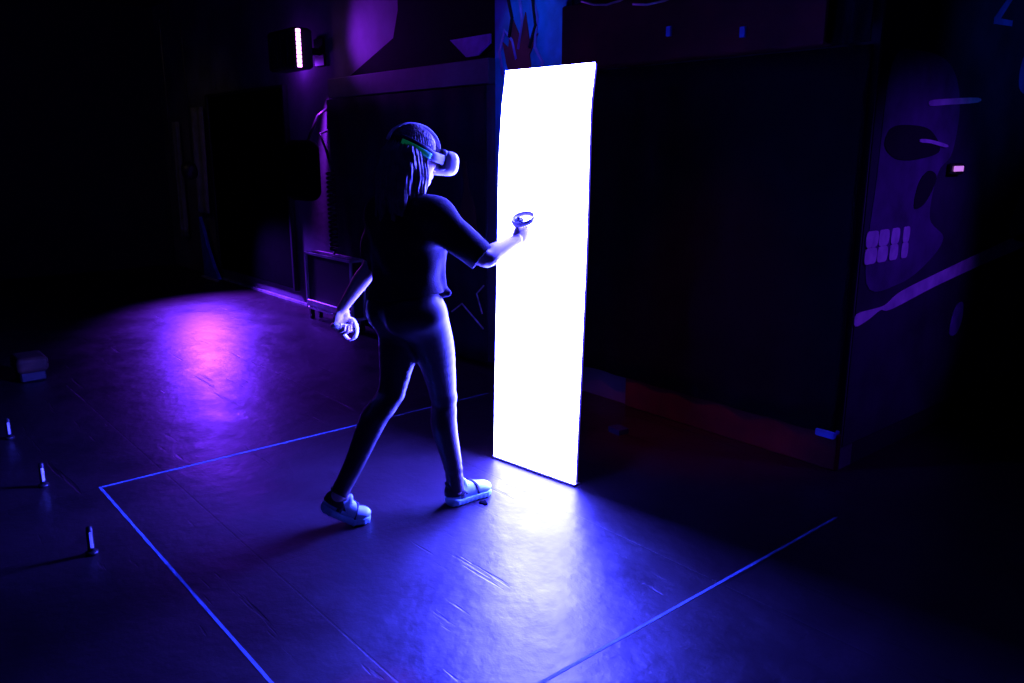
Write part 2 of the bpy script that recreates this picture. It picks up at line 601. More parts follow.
# floor tape marking the square play area
def tape(p, q, w, label, brk=0):
    rnd = random.Random(brk)
    a, b = Vector((*p, 0)), Vector((*q, 0))
    t = (b - a).normalized()
    s = Vector((-t.y, t.x, 0)) * w / 2
    n = 40
    v, f = [], []
    for i in range(n + 1):
        c = a + (b - a) * i / n
        j = s * (1 + rnd.uniform(-0.10, 0.10))
        v += [tuple(c - j), tuple(c + j), tuple(c - j + Vector((0, 0, .0012))), tuple(c + j + Vector((0, 0, .0012)))]
    for i in range(n):
        k = i * 4
        f += [(k + 2, k + 6, k + 7, k + 3), (k, k + 1, k + 5, k + 4), (k, k + 4, k + 6, k + 2), (k + 1, k + 3, k + 7, k + 5)]
    f += [(0, 2, 3, 1), (n * 4, n * 4 + 1, n * 4 + 3, n * 4 + 2)]
    tag(mesh_obj('floor_tape', v, f, M['tape']), label, 'floor tape', 'tape lines of the play square')


tape((-4.02, 0.836), (-1.58, 0.836), 0.012, 'thin blue floor tape running from the left corner to the bottom edge', 1)
tape((-4.014, 0.845), (-4.014, 3.2), 0.012, 'thin blue floor tape running behind the woman towards the crate wall', 2)
tape((-1.58, 0.845), (-1.58, 3.2), 0.012, 'thin blue floor tape on the right, in front of the red baseboard', 3)

# ------------------------------------------------------------------ the glowing panel
XL, XRt = -3.098, -2.558
left_prof = [(0.004, 2.507), (0.574, 2.521), (1.08, 2.536), (1.481, 2.546), (1.769, 2.568), (1.929, 2.592)]
right_prof = [(0.004, 2.566), (0.574, 2.588), (1.125, 2.606), (1.489, 2.611), (1.75, 2.615), (1.929, 2.637)]


def prof(pr, z):
    zs = [p[0] for p in pr]
    ys = [p[1] for p in pr]
    for i in range(len(zs) - 1):
        if z <= zs[i + 1] or i == len(zs) - 2:
            # Catmull-Rom for a smooth bend
            p0, p1, p2, p3 = ys[max(i - 1, 0)], ys[i], ys[i + 1], ys[min(i + 2, len(ys) - 1)]
            t = (z - zs[i]) / (zs[i + 1] - zs[i])
            return 0.5 * (2 * p1 + (p2 - p0) * t + (2 * p0 - 5 * p1 + 4 * p2 - p3) * t * t + (3 * p1 - p0 - 3 * p2 + p3) * t ** 3)


def sheet(dy, x0=XL, x1=XRt, z0=0.012, z1=1.929, nu=10, nv=48):
    v, f = [], []
    for j in range(nv + 1):
        z = z0 + (z1 - z0) * j / nv
        for i in range(nu + 1):
            u = i / nu
            x = x0 + (x1 - x0) * u
            uu = (x - XL) / (XRt - XL)
            y = prof(left_prof, z) * (1 - uu) + prof(right_prof, z) * uu + dy
            v.append((x, y, z))
    for j in range(nv):
        for i in range(nu):
            a = j * (nu + 1) + i
            f.append((a, a + 1, a + nu + 2, a + nu + 1))
    return v, f


pan = thing('light_panel', 'tall glowing white light panel standing on the floor before the woman', 'light panel', (-2.83, 2.55, 0))


def slab(name, d0, d1, m, **kw):
    v0, f0 = sheet(d0, **kw)
    v1, f1 = sheet(d1, **kw)
    nu, nv = 10, 48
    n = len(v0)
    f = list(f0) + [tuple(i + n for i in reversed(q)) for q in f1]
    W = nu + 1
    for j in range(nv):
        f += [(j * W, j * W + n, (j + 1) * W + n, (j + 1) * W), (j * W + nu, (j + 1) * W + nu, (j + 1) * W + nu + n, j * W + nu + n)]
    for i in range(nu):
        f += [(i, i + 1, i + 1 + n, i + n), (nv * W + i, nv * W + i + n, nv * W + i + 1 + n, nv * W + i + 1)]
    return mesh_obj(name, v0 + v1, f, m, pan, True)


slab('screen', 0.0, 0.004, M['panel'])
slab('edge_fill_strip', 0.005, 0.021, M['panel_edge'], x0=XL - 0.003, x1=XL + 0.003, z1=1.90)  # added glowing strip, lights the drape and floor left of the panel
slab('backing', 0.006, 0.020, M['panel_back'], x0=XL + 0.004, x1=XRt - 0.004, z1=1.925)
MB().add(*(lambda: ([(XL - .004, 2.497, 0), (XRt + .004, 2.557, 0), (XRt + .004, 2.60, 0), (XL - .004, 2.54, 0),
                     (XL - .004, 2.497, .012), (XRt + .004, 2.557, .012), (XRt + .004, 2.60, .012), (XL - .004, 2.54, .012)],
                    [(3, 2, 1, 0), (4, 5, 6, 7), (0, 1, 5, 4), (1, 2, 6, 5), (2, 3, 7, 6), (3, 0, 4, 7)]))()).build('sill', M['sill'], pan)

# ------------------------------------------------------------------ the woman
HIP_R, HIP_L = (-2.775, 1.865, 0.90), (-2.945, 1.86, 0.90)
KNEE_R, KNEE_L = (-2.810, 1.985, 0.500), (-2.915, 1.785, 0.545)
ANK_R, ANK_L = (-2.768, 2.015, 0.10), (-2.885, 1.515, 0.185)
SH_R, SH_L = (-2.700, 1.890, 1.305), (-3.025, 1.85, 1.305)
EL_R, EL_L = (-2.552, 2.020, 1.142), (-3.085, 1.815, 1.075)
WR_R, WR_L = (-2.622, 2.250, 1.192), (-3.205, 1.728, 0.876)
HEAD = np.array((-2.852, 1.895, 1.535))
NECK = (-2.862, 1.870, 1.37)
PEL = (-2.868, 1.85)

woman = thing('person', 'woman in black t-shirt and leggings wearing a headset, striding towards the glowing panel', 'person', (-2.85, 1.8, 0))

hh = nrm((0.10, 1.0, -0.16))          # where the head points
hr = nrm(np.cross(hh, (0, 0, 1)))       # to her right
hu = np.cross(hr, hh)
HR = np.stack([hr, hh, hu], 1)


def H(r, f, u):
    return HEAD + hr * r + hh * f + hu * u


def hand(F, W, d, n, s, curl=1.0):
    """palm, four bent fingers and a thumb; d to the knuckles, n where the palm faces, s the thumb side"""
    W, d, n, s = np.array(W), nrm(d), nrm(n), nrm(s)
    Rm = np.stack([d, s, n], 1)
    F.ell(W + d * 0.045 + n * 0.002, (0.048, 0.038, 0.016), Rm, 0.012)
    F.ell(W + d * 0.030 + s * 0.022 + n * 0.010, (0.030, 0.016, 0.015), Rm, 0.012)
    for off, ln, r in ((0.028, 0.95, 0.0088), (0.0095, 1.04, 0.009), (-0.0095, 0.97, 0.0086), (-0.027, 0.80, 0.0076)):
        K = W + d * (0.084 - abs(off - 0.008) * 0.20) + s * off
        A = K + (d * 0.50 + n * 0.87) * 0.040 * ln
        B = A + (-d * 0.55 + n * 0.83) * 0.024 * ln
        C = B + (-d * 0.98 - n * 0.15) * 0.020 * ln
        F.chain([K - d * 0.03, K, A, B, C], [r * 1.05, r * 1.15, r, r * 0.93, r * 0.82], 0.004)
    T0 = W + d * 0.022 + s * 0.026 + n * 0.006
    T1 = W + d * 0.050 + s * 0.046 + n * 0.020
    T2 = W + d * 0.074 + s * 0.048 + n * 0.034
    T3 = W + d * 0.086 + s * 0.044 + n * 0.050
    F.chain([T0, T1, T2, T3], [0.012, 0.0105, 0.0095, 0.008], 0.005)


# hand frames
RD = nrm((-0.20, 0.93, 0.30))
RN = nrm(np.cross(RD, (0.15, -0.25, 1.0)))
RN = RN if RN[0] < 0 else -RN
RS = nrm(np.cross(RN, RD))
RS = RS if RS[2] > 0 else -RS
LD = nrm((-0.03, -0.30, -0.95))
LN = nrm((0.97, 0.2, -0.1))
LN = nrm(LN - LD * (LN @ LD))
LS = nrm(np.cross(LD, LN))
LS = LS if LS[1] > 0 else -LS

BODY_LO, BODY_HI = (-3.36, 1.38, 0.0), (-2.36, 2.46, 1.74)


def legs(F, o=0.0, knee_noise=False):
    for hp, kn, an, sgn in ((HIP_R, KNEE_R, ANK_R, 1), (HIP_L, KNEE_L, ANK_L, -1)):
        hp, kn, an = map(np.array, (hp, kn, an))
        th = hp * 0.55 + kn * 0.45
        sh = nrm(an - kn)
        back = nrm(np.cross(sh, (1, 0, 0)))
        back = back if back[1] < 0 else -back
        calf = kn * 0.68 + an * 0.32 + back * 0.014
        F.chain(*spl([hp + (0, 0.012, -0.02), th - back * 0.018, kn - back * 0.004, calf, an * 0.75 + kn * 0.25, an, an + sh * 0.035],
                     [0.090 + o, 0.077 + o, 0.050 + o, 0.050 + o, 0.036 + o, 0.031 + o, 0.030 + o]), k=0.05)
        F.ell(kn - back * 0.012, (0.038 + o, 0.038 + o, 0.05 + o), None, 0.02)


def trunk(F, o=0.0):
    F.ell((PEL[0], PEL[1] + 0.0, 0.93), (0.165 + o, 0.118 + o, 0.115 + o), None, 0.05)
    F.ell((PEL[0] + 0.075, PEL[1] - 0.055, 0.895), (0.082 + o, 0.078 + o, 0.085 + o), None, 0.05)
    F.ell((PEL[0] - 0.075, PEL[1] - 0.055, 0.895), (0.082 + o, 0.078 + o, 0.085 + o), None, 0.05)
    F.ell((PEL[0], PEL[1] + 0.005, 1.07), (0.118 + o, 0.088 + o, 0.14 + o), None, 0.06)
    F.ell((-2.866, 1.86, 1.215), (0.142 + o, 0.098 + o, 0.16 + o), None, 0.06)


B = Field(BODY_LO, BODY_HI, 0.004)
trunk(B)
legs(B)
for sgn in (1, -1):
    B.ell((-2.866 + 0.065 * sgn, 1.925, 1.19), (0.058, 0.055, 0.058), None, 0.03)
B.chain([SH_L, (-2.866, 1.86, 1.335), SH_R], [0.052, 0.062, 0.052], 0.05)
B.chain([(-2.866, 1.86, 1.32), NECK, H(0, -0.012, -0.06)], [0.062, 0.052, 0.052], 0.03)
# head
B.ell(H(0, -0.008, 0.025), (0.074, 0.092, 0.088), HR, 0.02)
B.ell(H(0, 0.030, -0.035), (0.058, 0.060, 0.072), HR, 0.03)
B.ell(H(0, 0.062, -0.092), (0.026, 0.022, 0.020), HR, 0.03)          # chin
B.cone(H(0, 0.090, 0.008), H(0, 0.106, -0.030), 0.009, 0.014, 0.014)  # nose
for sgn in (1, -1):
    B.ell(H(0.012 * sgn, 0.096, -0.034), (0.010, 0.011, 0.008), HR, 0.006)
    B.ell(H(0.040 * sgn, 0.066, -0.012), (0.026, 0.020, 0.018), HR, 0.02)   # cheeks
    B.ell(H(0.032 * sgn, 0.082, 0.022), (0.022, 0.014, 0.012), HR, 0.01)    # brow and eye
    B.ell(H(0.078 * sgn, -0.012, -0.005), (0.010, 0.020, 0.031), HR, 0.006)  # ears
B.ell(H(0, 0.088, -0.057), (0.024, 0.010, 0.007), HR, 0.006)
B.ell(H(0, 0.085, -0.069), (0.021, 0.011, 0.008), HR, 0.006)
# arms
for sh, el, wr in ((SH_R, EL_R, WR_R), (SH_L, EL_L, WR_L)):
    sh, el, wr = map(np.array, (sh, el, wr))
    B.chain(*spl([sh, sh * 0.5 + el * 0.5, el, el * 0.68 + wr * 0.32, wr * 0.8 + el * 0.2, wr], [0.052, 0.044, 0.037, 0.038, 0.027, 0.0245]), k=0.02)
hand(B, WR_R, RD, RN, RS)
hand(B, WR_L, LD, LN, LS)
# ankles into the shoes
for an in (ANK_R, ANK_L):
    B.cone(an, np.array(an) - (0, 0, 0.035), 0.027, 0.027, 0.004)
body = field_obj('body', B, M['skin'], woman)

# leggings
Lg = Field((-3.10, 1.42, 0.02), (-2.60, 2.16, 1.12), 0.004)
trunk(Lg, 0.007)
legs(Lg, 0.007)
g = Lg.grid()
wr_ = 0.0016 * np.sin(g[2] * 95 + g[0] * 20) * np.exp(-((g[2] - 0.47) / 0.06) ** 2) + 0.0014 * np.sin(g[2] * 150 + 8 * g[1]) * np.exp(-((g[2] - 0.16) / 0.05) ** 2)
Lg.d += wr_.astype(np.float32)
Lg.d = np.maximum(Lg.d, g[2] - 1.06)
for an, kn in ((ANK_R, KNEE_R), (ANK_L, KNEE_L)):
    an, kn = np.array(an), np.array(kn)
    ax_ = nrm(an - kn)
    c0 = an + ax_ * 0.035
    near = (g[0] - an[0]) ** 2 + (g[1] - an[1]) ** 2 + (g[2] - an[2]) ** 2 < 0.1 ** 2
    pl = (g[0] - c0[0]) * ax_[0] + (g[1] - c0[1]) * ax_[1] + (g[2] - c0[2]) * ax_[2]
    Lg.d = np.where(near, np.maximum(Lg.d, pl), Lg.d)
Lg.d = Lg.d.astype(np.float32)
field_obj('leggings', Lg, M['leggings'], woman)

# loose t-shirt
T = Field((-3.22, 1.66, 0.86), (-2.46, 2.12, 1.48), 0.004)
T.ell((-2.866, 1.865, 1.22), (0.168, 0.128, 0.17), None, 0.06)
T.ell((-2.868, 1.855, 1.06), (0.165, 0.122, 0.20), None, 0.08)
T.ell((-2.868, 1.845, 0.95), (0.186, 0.140, 0.10), None, 0.06)
for sgn in (1, -1):
    T.ell((-2.866 + 0.066 * sgn, 1.935, 1.17), (0.07, 0.062, 0.075), None, 0.04)
T.chain([SH_L, (-2.866, 1.86, 1.335), SH_R], [0.064, 0.076, 0.064], 0.05)
for sh, el, f_ in ((SH_R, EL_R, 0.97), (SH_L, EL_L, 0.90)):
    sh, el = np.array(sh), np.array(el)
    mid = sh * 0.5 + el * 0.5 - (0, 0, 0.006)
    end = sh + (el - sh) * f_ - (0, 0, 0.008)
    T.chain([sh, mid, end], [0.066, 0.068, 0.056], 0.06)
g = T.grid()
fold = 0.0045 * np.sin(38 * g[0] + 22 * g[2] + 3 * np.sin(9 * g[1] + 6 * g[2])) * np.clip((1.38 - g[2]) / 0.3, 0, 1) \
    + 0.003 * np.sin(46 * g[2] + 30 * g[0] - 18 * g[1])
T.d += fold.astype(np.float32)
hem = 0.975 + 0.018 * np.sin(6 * (g[0] + 2.9)) - 0.02 * np.clip((1.86 - g[1]) / 0.15, 0, 1)
T.d = np.maximum(T.d, hem - g[2]).astype(np.float32)
# open sleeve ends
for sh, el, f_ in ((SH_R, EL_R, 0.97), (SH_L, EL_L, 0.90)):
    sh, el = np.array(sh), np.array(el)
    ax_ = nrm(el - sh)
    cut = sh + (el - sh) * f_
    pl = (g[0] - cut[0]) * ax_[0] + (g[1] - cut[1]) * ax_[1] + (g[2] - cut[2]) * ax_[2]
    near = (g[0] - cut[0]) ** 2 + (g[1] - cut[1]) ** 2 + (g[2] - cut[2]) ** 2 < 0.13 ** 2
    away = np.abs(g[0] + 2.866) > 0.19
    T.d = np.where(near & away, np.maximum(T.d, pl), T.d).astype(np.float32)
    T.cone(cut - ax_ * 0.05 - (0, 0, .006), cut + ax_ * 0.08 - (0, 0, .006), 0.044, 0.050, 0.0, 'sub')
# hollow hem and neckline
T.ell((-2.868, 1.848, 0.93), (0.172, 0.126, 0.07), None, 0.0, 'sub')
T.ell((-2.858, 1.885, 1.420), (0.085, 0.075, 0.05), None, 0.008, 'sub')
# gathered knot on the right hem
KN = np.array((-2.752, 1.955, 0.985))
T.cone(KN + (0.0, 0.0, 0.0), KN + (0.02, 0.015, -0.004), 0.020, 0.013, 0.012)
T.cone(KN, KN + (-0.01, -0.01, 0.13), 0.016, 0.022, 0.03)
field_obj('t_shirt', T, M['shirt'], woman)

# hair
Hf = Field((-3.08, 1.68, 1.24), (-2.62, 2.08, 1.74), 0.0035)
Hf.ell(H(0, -0.012, 0.028), (0.088, 0.104, 0.098), HR, 0.0)
g = Hf.grid()
rel = [g[i] - HEAD[i] for i in range(3)]
ff = rel[0] * hh[0] + rel[1] * hh[1] + rel[2] * hh[2]
uu = rel[0] * hu[0] + rel[1] * hu[1] + rel[2] * hu[2]
Hf.d = np.maximum(Hf.d, ff - 0.062 - 0.5 * np.clip(uu - 0.05, 0, 1)).astype(np.float32)
Hf.ell(H(0, -0.020, 0.108), (0.034, 0.036, 0.020), HR, 0.02)           # raised crown
rnd = random.Random(4)
for a in np.linspace(-1, 1, 9):
    st = H(0.078 * math.sin(a * 1.6), -0.055 - 0.035 * math.cos(a * 1.5), 0.0)
    m1 = H(0.085 * math.sin(a * 1.5), -0.070 - 0.035 * math.cos(a * 1.5), -0.10)
    e1 = np.array((m1[0] + rnd.uniform(-.015, .015), m1[1] - 0.02 + rnd.uniform(-.01, .01), 1.31 + rnd.uniform(-.03, .03)))
    Hf.chain([st, m1, e1], [0.036, 0.032, 0.011], 0.016)
# locks in front of the right and left ear
for sgn in (1, -1):
    Hf.chain([H(0.076 * sgn, 0.005, 0.0), H(0.082 * sgn, 0.012, -0.08), H(0.080 * sgn, 0.005, -0.16), H(0.075 * sgn, 0.02, -0.205)],
             [0.020, 0.024, 0.020, 0.008], 0.012)
    Hf.chain([H(0.078 * sgn, -0.03, 0.0), H(0.088 * sgn, -0.02, -0.09), H(0.086 * sgn, -0.03, -0.18)], [0.026, 0.026, 0.012], 0.014)
ang = np.arctan2(rel[1], rel[0])
strand = 0.0022 * np.sin(ang * 46 + 10 * rel[2] + 2.0 * np.sin(rel[2] * 30)) + 0.0016 * np.sin(ang * 91 - 14 * rel[2])
Hf.d += strand.astype(np.float32)
field_obj('hair', Hf, M['hair'], woman)


# shoes: built flat, heel at x=0, toe at +x, then bent at the ball and placed
def shoe(root, heel, heading, lift):
    hx = nrm((heading[0], heading[1], 0))
    hy = np.array((-hx[1], hx[0], 0))
    xb = 0.165

    def place(V):
        V = V.copy()
        x, z = V[:, 0].copy(), V[:, 2].copy()
        w = np.clip((xb + 0.02 - x) / 0.04, 0, 1)
        a = lift * w
        X = xb + (x - xb) * np.cos(a) + z * np.sin(a) * 1.0
        Z = z * np.cos(a) - (x - xb) * np.sin(a)
        V[:, 0], V[:, 2] = X, Z
        dx = xb * (1 - math.cos(lift))
        base = np.array((heel[0], heel[1], 0.0))
        return base + np.outer(V[:, 0] - dx, hx) + np.outer(V[:, 1], hy) + np.outer(V[:, 2], (0, 0, 1))

    sh = bpy.data.objects.new('shoe', None)
    COL.objects.link(sh)
    sh.parent = root
    sh.location = Vector((heel[0], heel[1], 0)) - world_loc(root)
    lo, hi = (-0.06, -0.08, -0.02), (0.30, 0.08, 0.17)
    F = Field(lo, hi, 0.0035)
    F.chain([(0.045, 0, 0.026), (0.13, 0, 0.024), (0.20, 0.006, 0.022)], [0.045, 0.040, 0.046], 0.03)
    g = F.grid()
    F.d = np.maximum(F.d, g[2] - 0.030 - 0.010 * np.clip((0.08 - g[0]) / 0.08, 0, 1)).astype(np.float32)
    F.d = np.maximum(F.d, 0.001 - g[2]).astype(np.float32)
    F.d += (0.0012 * np.sin(g[0] * 260) * (g[2] < 0.02)).astype(np.float32)
    field_obj('sole', F, M['shoe_sole'], sh, place)
    F = Field(lo, hi, 0.0035)
    F.ell((0.045, 0, 0.06), (0.046, 0.037, 0.05), None, 0.03)
    F.ell((0.12, 0, 0.05), (0.07, 0.037, 0.042), None, 0.03)
    F.ell((0.20, 0.005, 0.04), (0.047, 0.042, 0.030), None, 0.03)
    g = F.grid()
    F.d = np.maximum(F.d, 0.030 - g[2]).astype(np.float32)
    F.ell((0.094, 0, 0.088), (0.016, 0.026, 0.026), None, 0.014)
    F.cone((0.045, 0, 0.07), (0.045, 0, 0.15), 0.030, 0.036, 0.004, 'sub')
    field_obj('upper', F, M['shoe_white'], sh, place)
    F = Field(lo, hi, 0.003)
    F.ell((0.045, 0, 0.06), (0.0485, 0.0395, 0.052), None, 0.03)
    F.ell((0.12, 0, 0.05), (0.072, 0.0395, 0.044), None, 0.03)
    g = F.grid()
    F.d = np.maximum(F.d, np.maximum(0.046 - g[2], g[0] - 0.105 + (g[2] - 0.04) * 0.9)).astype(np.float32)
    F.cone((0.045, 0, 0.07), (0.045, 0, 0.15), 0.030, 0.036, 0.0, 'sub')
    field_obj('heel_counter', F, M['shoe_dark'], sh, place)
    for nm, pts, r, m in (('collar', [(0.045 + 0.037 * math.cos(t), 0.032 * math.sin(t), 0.096 + 0.008 * math.cos(t + 3.14)) for t in np.linspace(0, 2 * math.pi, 21)[:-1]], 0.0085, 'shoe_dark'),):
        mb = MB().tube(pts, r, 8, closed=True)
        V = place(np.array(mb.v))
        mesh_obj(nm, [tuple(p) for p in V], mb.f, M[m], sh, True)
    for x0, x1, nm, m in ((0.075, 0.098, 'side_panel', 'shoe_dark'), (0.128, 0.142, 'strap', 'shoe_dark')):
        mb = MB()
        n = 24
        rows = []
        for x in (x0, x1):
            row = []
            for i in range(n + 1):
                t = math.pi * (i / n)
                h_ = 0.050 + 0.042 * math.sqrt(max(0.05, 1 - ((x - 0.12) / 0.075) ** 2))
                row.append((x - 0.018 * abs(math.cos(t)) * (1 if nm == 'side_panel' else -1), 0.0415 * math.cos(t), 0.036 + (h_ - 0.034) * math.sin(t)))
            rows.append(row)
        v = rows[0] + rows[1]
        f = [(i, i + 1, n + 2 + i, n + 1 + i) for i in range(n)]
        vi = [(a, b * 0.93, c - 0.004) for a, b, c in v]
        k = len(v)
        f2 = f + [tuple(j + k for j in reversed(q)) for q in f]
        f2 += [(i, k + i, k + i + 1, i + 1) for i in range(n)] + [(n + 1 + i, n + 2 + i, k + n + 2 + i, k + n + 1 + i) for i in range(n)]
        f2 += [(0, n + 1, k + n + 1, k), (n, k + n, k + 2 * n + 1, 2 * n + 1)]
        V = place(np.array(v + vi))
        mesh_obj(nm, [tuple(p) for p in V], f2, M[m], sh, True)
    mb = MB()
    for i in range(4):
        x = 0.108 + i * 0.021
        z = 0.094 - i * 0.010
        mb.tube([(x, -0.024, z - 0.010), (x + 0.004, 0, z), (x, 0.024, z - 0.010)], 0.0035, 6)
    V = place(np.array(mb.v))
    mesh_obj('laces', [tuple(p) for p in V], mb.f, M['shoe_white'], sh, True)
    return sh


shoe(woman, (-2.778, 1.970), (0.05, 1.0), 0.0)
shoe(woman, (-2.945, 1.430), (0.34, 0.94), math.radians(33))

# ------------------------------------------------------------------ headset worn by the woman
hs = thing('vr_headset', 'white goggles strapped on the head of the woman', 'headset', tuple(HEAD))
F = Field(HEAD - 0.2, HEAD + 0.24, 0.004)
F.rbox(H(0, 0.138, -0.004), (0.086, 0.042, 0.050), HR, 0.036)
field_obj('visor', F, M['white_plastic'], hs)
F = Field(HEAD - 0.2, HEAD + 0.24, 0.004)
F.rbox(H(0, 0.096, 0.004), (0.080, 0.018, 0.044), HR, 0.012)
F.ell(H(0, -0.008, 0.010), (0.072, 0.09, 0.09), HR, 0.0, 'sub')
field_obj('face_pad', F, M['black_plastic'], hs)
pts, fd = [], []
for t in np.linspace(-0.20, math.pi + 0.20, 33):
    p = H(0.096 * math.cos(t), 0.012 - 0.122 * math.sin(t), 0.020 + 0.045 * math.sin(t))
    pts.append(tuple(p))
    fd.append(tuple(hu))
pts = [tuple(H(0.084, 0.092, 0.004))] + pts + [tuple(H(-0.084, 0.092, 0.004))]
fd = [tuple(hu)] + fd + [tuple(hu)]
o = MB().tube(pts, [0.0048] * len(pts), 10, flat=4.2, flatdir=fd).build('head_strap', M['black_plastic'], hs, True)
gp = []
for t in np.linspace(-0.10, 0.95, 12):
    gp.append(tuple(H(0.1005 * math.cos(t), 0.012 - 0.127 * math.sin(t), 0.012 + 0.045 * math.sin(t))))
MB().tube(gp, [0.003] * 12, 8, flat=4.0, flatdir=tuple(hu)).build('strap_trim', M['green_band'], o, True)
pts = [tuple(H(0.0, -0.006 - 0.118 * math.cos(t), 0.040 + 0.093 * math.sin(t))) for t in np.linspace(0.15, math.pi - 0.12, 22)]
MB().tube(pts, [0.0045] * 22, 8, flat=3.6, flatdir=tuple(hr)).build('top_strap', M['white_plastic'], hs, True)


# ------------------------------------------------------------------ hand controllers
def controller(W, d, n, s, label, tilt):
    W = np.array(W)
    c = W + d * 0.078 + n * 0.033
    root = thing('vr_controller', label, 'controller', tuple(c), 'hand controllers')
    MB().tube([tuple(c - s * 0.062), tuple(c - s * 0.02), tuple(c + s * 0.03), tuple(c + s * 0.050)], [0.012, 0.0145, 0.0155, 0.018], 14).build('handle', M['white_plastic'], root, True)
    axis = nrm(s * math.cos(tilt) + d * math.sin(tilt))
    e1 = nrm(np.cross(axis, n))
    e2 = np.cross(axis, e1)
    rc = c + s * 0.060 + d * 0.006 - n * 0.018
    pts = [tuple(rc + e1 * 0.050 * math.cos(t) + e2 * 0.046 * math.sin(t)) for t in np.linspace(0, 2 * math.pi, 41)[:-1]]
    MB().tube(pts, 0.0050, 10, closed=True, flat=2.4, flatdir=tuple(axis)).build('tracking_ring', M['white_plastic'], root, True)
    f = c + s * 0.052
    MB().tube([tuple(f), tuple(f + s * 0.006)], [0.022, 0.021], 18).build('face_plate', M['black_plastic'], root, True)
    j = f + s * 0.006
    MB().tube([tuple(j), tuple(j + s * 0.008), tuple(j + s * 0.010)], [0.005, 0.005, 0.008], 12).build('thumbstick', M['black_plastic'], root, True)


controller(WR_R, RD, RN, RS, 'white ring controller held in the raised hand before the glowing panel', -0.10)
controller(WR_L, LD, LN, LS, 'white ring controller held low in the hanging hand beside the crate', -0.25)


# ------------------------------------------------------------------ things along the back wall
def drape(name, x0, x1, z0, z1, y, m, label, cat, folds, depth, seed=0, group=None, slant=None):
    rnd = random.Random(seed)
    ph = [rnd.uniform(0, 6.28) for _ in range(4)]
    nu, nv = folds * 10, 14
    v, f = [], []
    for side in (0, 1):
        for j in range(nv + 1):
            t = j / nv
            for i in range(nu + 1):
                u = i / nu
                zz = z0 + (z1 - z0) * t
                xa = x0 + (slant(t) if slant else 0)
                x = xa + (x1 - xa) * u
                w = math.sin(u * folds * 2 * math.pi + ph[0] + 0.5 * math.sin(3 * t + ph[1])) + 0.4 * math.sin(u * folds * 4.7 + ph[2])
                v.append((x, y - depth * (0.75 - 0.35 * t) * (w + 1.4) + side * 0.006, zz))
    W = nu + 1
    n = W * (nv + 1)
    for j in range(nv):
        for i in range(nu):
            a = j * W + i
            f += [(a, a + 1, a + W + 1, a + W), (n + a, n + a + W, n + a + W + 1, n + a + 1)]
        f += [(j * W, (j + 1) * W, n + (j + 1) * W, n + j * W), (j * W + nu, n + j * W + nu, n + (j + 1) * W + nu, (j + 1) * W + nu)]
    for i in range(nu):
        f += [(i, n + i, n + i + 1, i + 1), (nv * W + i, nv * W + i + 1, n + nv * W + i + 1, n + nv * W + i)]
    return tag(mesh_obj(name, v, f, m, None, True), label, cat, group)


dr1 = drape('drape', -6.80, -4.52, 0.02, 1.99, 3.62, M['navy_cloth'], 'wide dark drape hanging behind the woman, left of the glowing panel', 'drape', 7, 0.014, 1)
drape('drape', -3.72, -1.862, 0.19, 2.02, 3.68, M['black_cloth'], 'wide black drape hanging to the right of the glowing panel', 'drape', 6, 0.010, 2)

drape('drape', -2.045, -1.862, 2.03, 3.3, 3.67, M['black_cloth'], 'narrow black drape added to darken the wall above the corner, right of the red board', 'drape', 2, 0.015, 3)  # added cloth, hides lit wall so the corner top stays dark

# header beams over the drapes
tag(MB().box((-6.80, 3.63, 2.00), (-4.52, 3.715, 2.17), 0.008).build('header_beam', M['grey_wall']),
    'dim violet header beam above the drape behind the woman', 'beam')
tag(MB().box((-3.78, 3.60, 2.03), (-2.05, 3.715, 2.40), 0.008).build('header_board', M['red_board']),
    'dark red board above the black drape right of the panel', 'board')
# slanting cloth over the header, leaving the lit wall free at its left
hc = MB().prism([(-6.52, 2.175), (-4.50, 2.175), (-4.50, 3.3), (-5.72, 3.3), (-5.72, 2.62), (-5.80, 2.42)], 'y', 3.69, 3.712)
tag(hc.build('wall_cloth', M['black_cloth']), 'black cloth with slanted left edge above the header beam behind the woman', 'cloth')
tag(MB().prism([(-5.02, 2.33), (-4.56, 2.33), (-4.56, 2.27), (-4.70, 2.20), (-4.83, 2.20)], 'y', 3.675, 3.689).build('pennant', M['purple_paint']),
    'small dim violet pennant left of the blue graffiti strip', 'pennant')

# painted strip behind the top of the panel
gs = thing('graffiti_board', 'narrow blue graffiti board above and behind the glowing panel', 'graffiti board', (-4.14, 3.66, 0.6))
MB().box((-4.49, 3.66, 0.6), (-3.80, 3.71, 3.3), 0.004).build('board', M['blue_paint'], gs)
MB().prism([(-4.30, 2.0), (-4.10, 2.0), (-4.13, 2.16), (-4.05, 2.28), (-4.13, 2.24), (-4.17, 2.42), (-4.22, 2.27), (-4.30, 2.40), (-4.34, 2.22), (-4.40, 2.26), (-4.36, 2.12)], 'y', 3.652, 3.662).build('flame_shape', M['maroon_paint'], gs)
for pts in ([(-4.40, 2.05), (-4.43, 2.2), (-4.38, 2.33), (-4.30, 2.26), (-4.26, 2.14)], [(-4.24, 2.2), (-4.20, 2.36), (-4.23, 2.52), (-4.30, 2.62)],
            [(-4.06, 2.02), (-4.00, 2.10), (-4.08, 2.2), (-4.06, 2.38), (-4.12, 2.55)]):
    MB().tube([(x, 3.655, z) for x, z in pts], 0.014, 8, flat=0.4, flatdir=(0, 1, 0)).build('painted_outline', M['purple_paint'], gs, True)
for pts in ([(-4.33, 2.28), (-4.30, 2.40), (-4.34, 2.52)], [(-4.13, 2.2), (-4.07, 2.33), (-4.10, 2.5), (-4.05, 2.6)]):
    MB().tube([(x, 3.652, z) for x, z in pts], 0.016, 8, flat=0.4, flatdir=(0, 1, 0)).build('painted_shadow', M['mural_dark'], gs, True)

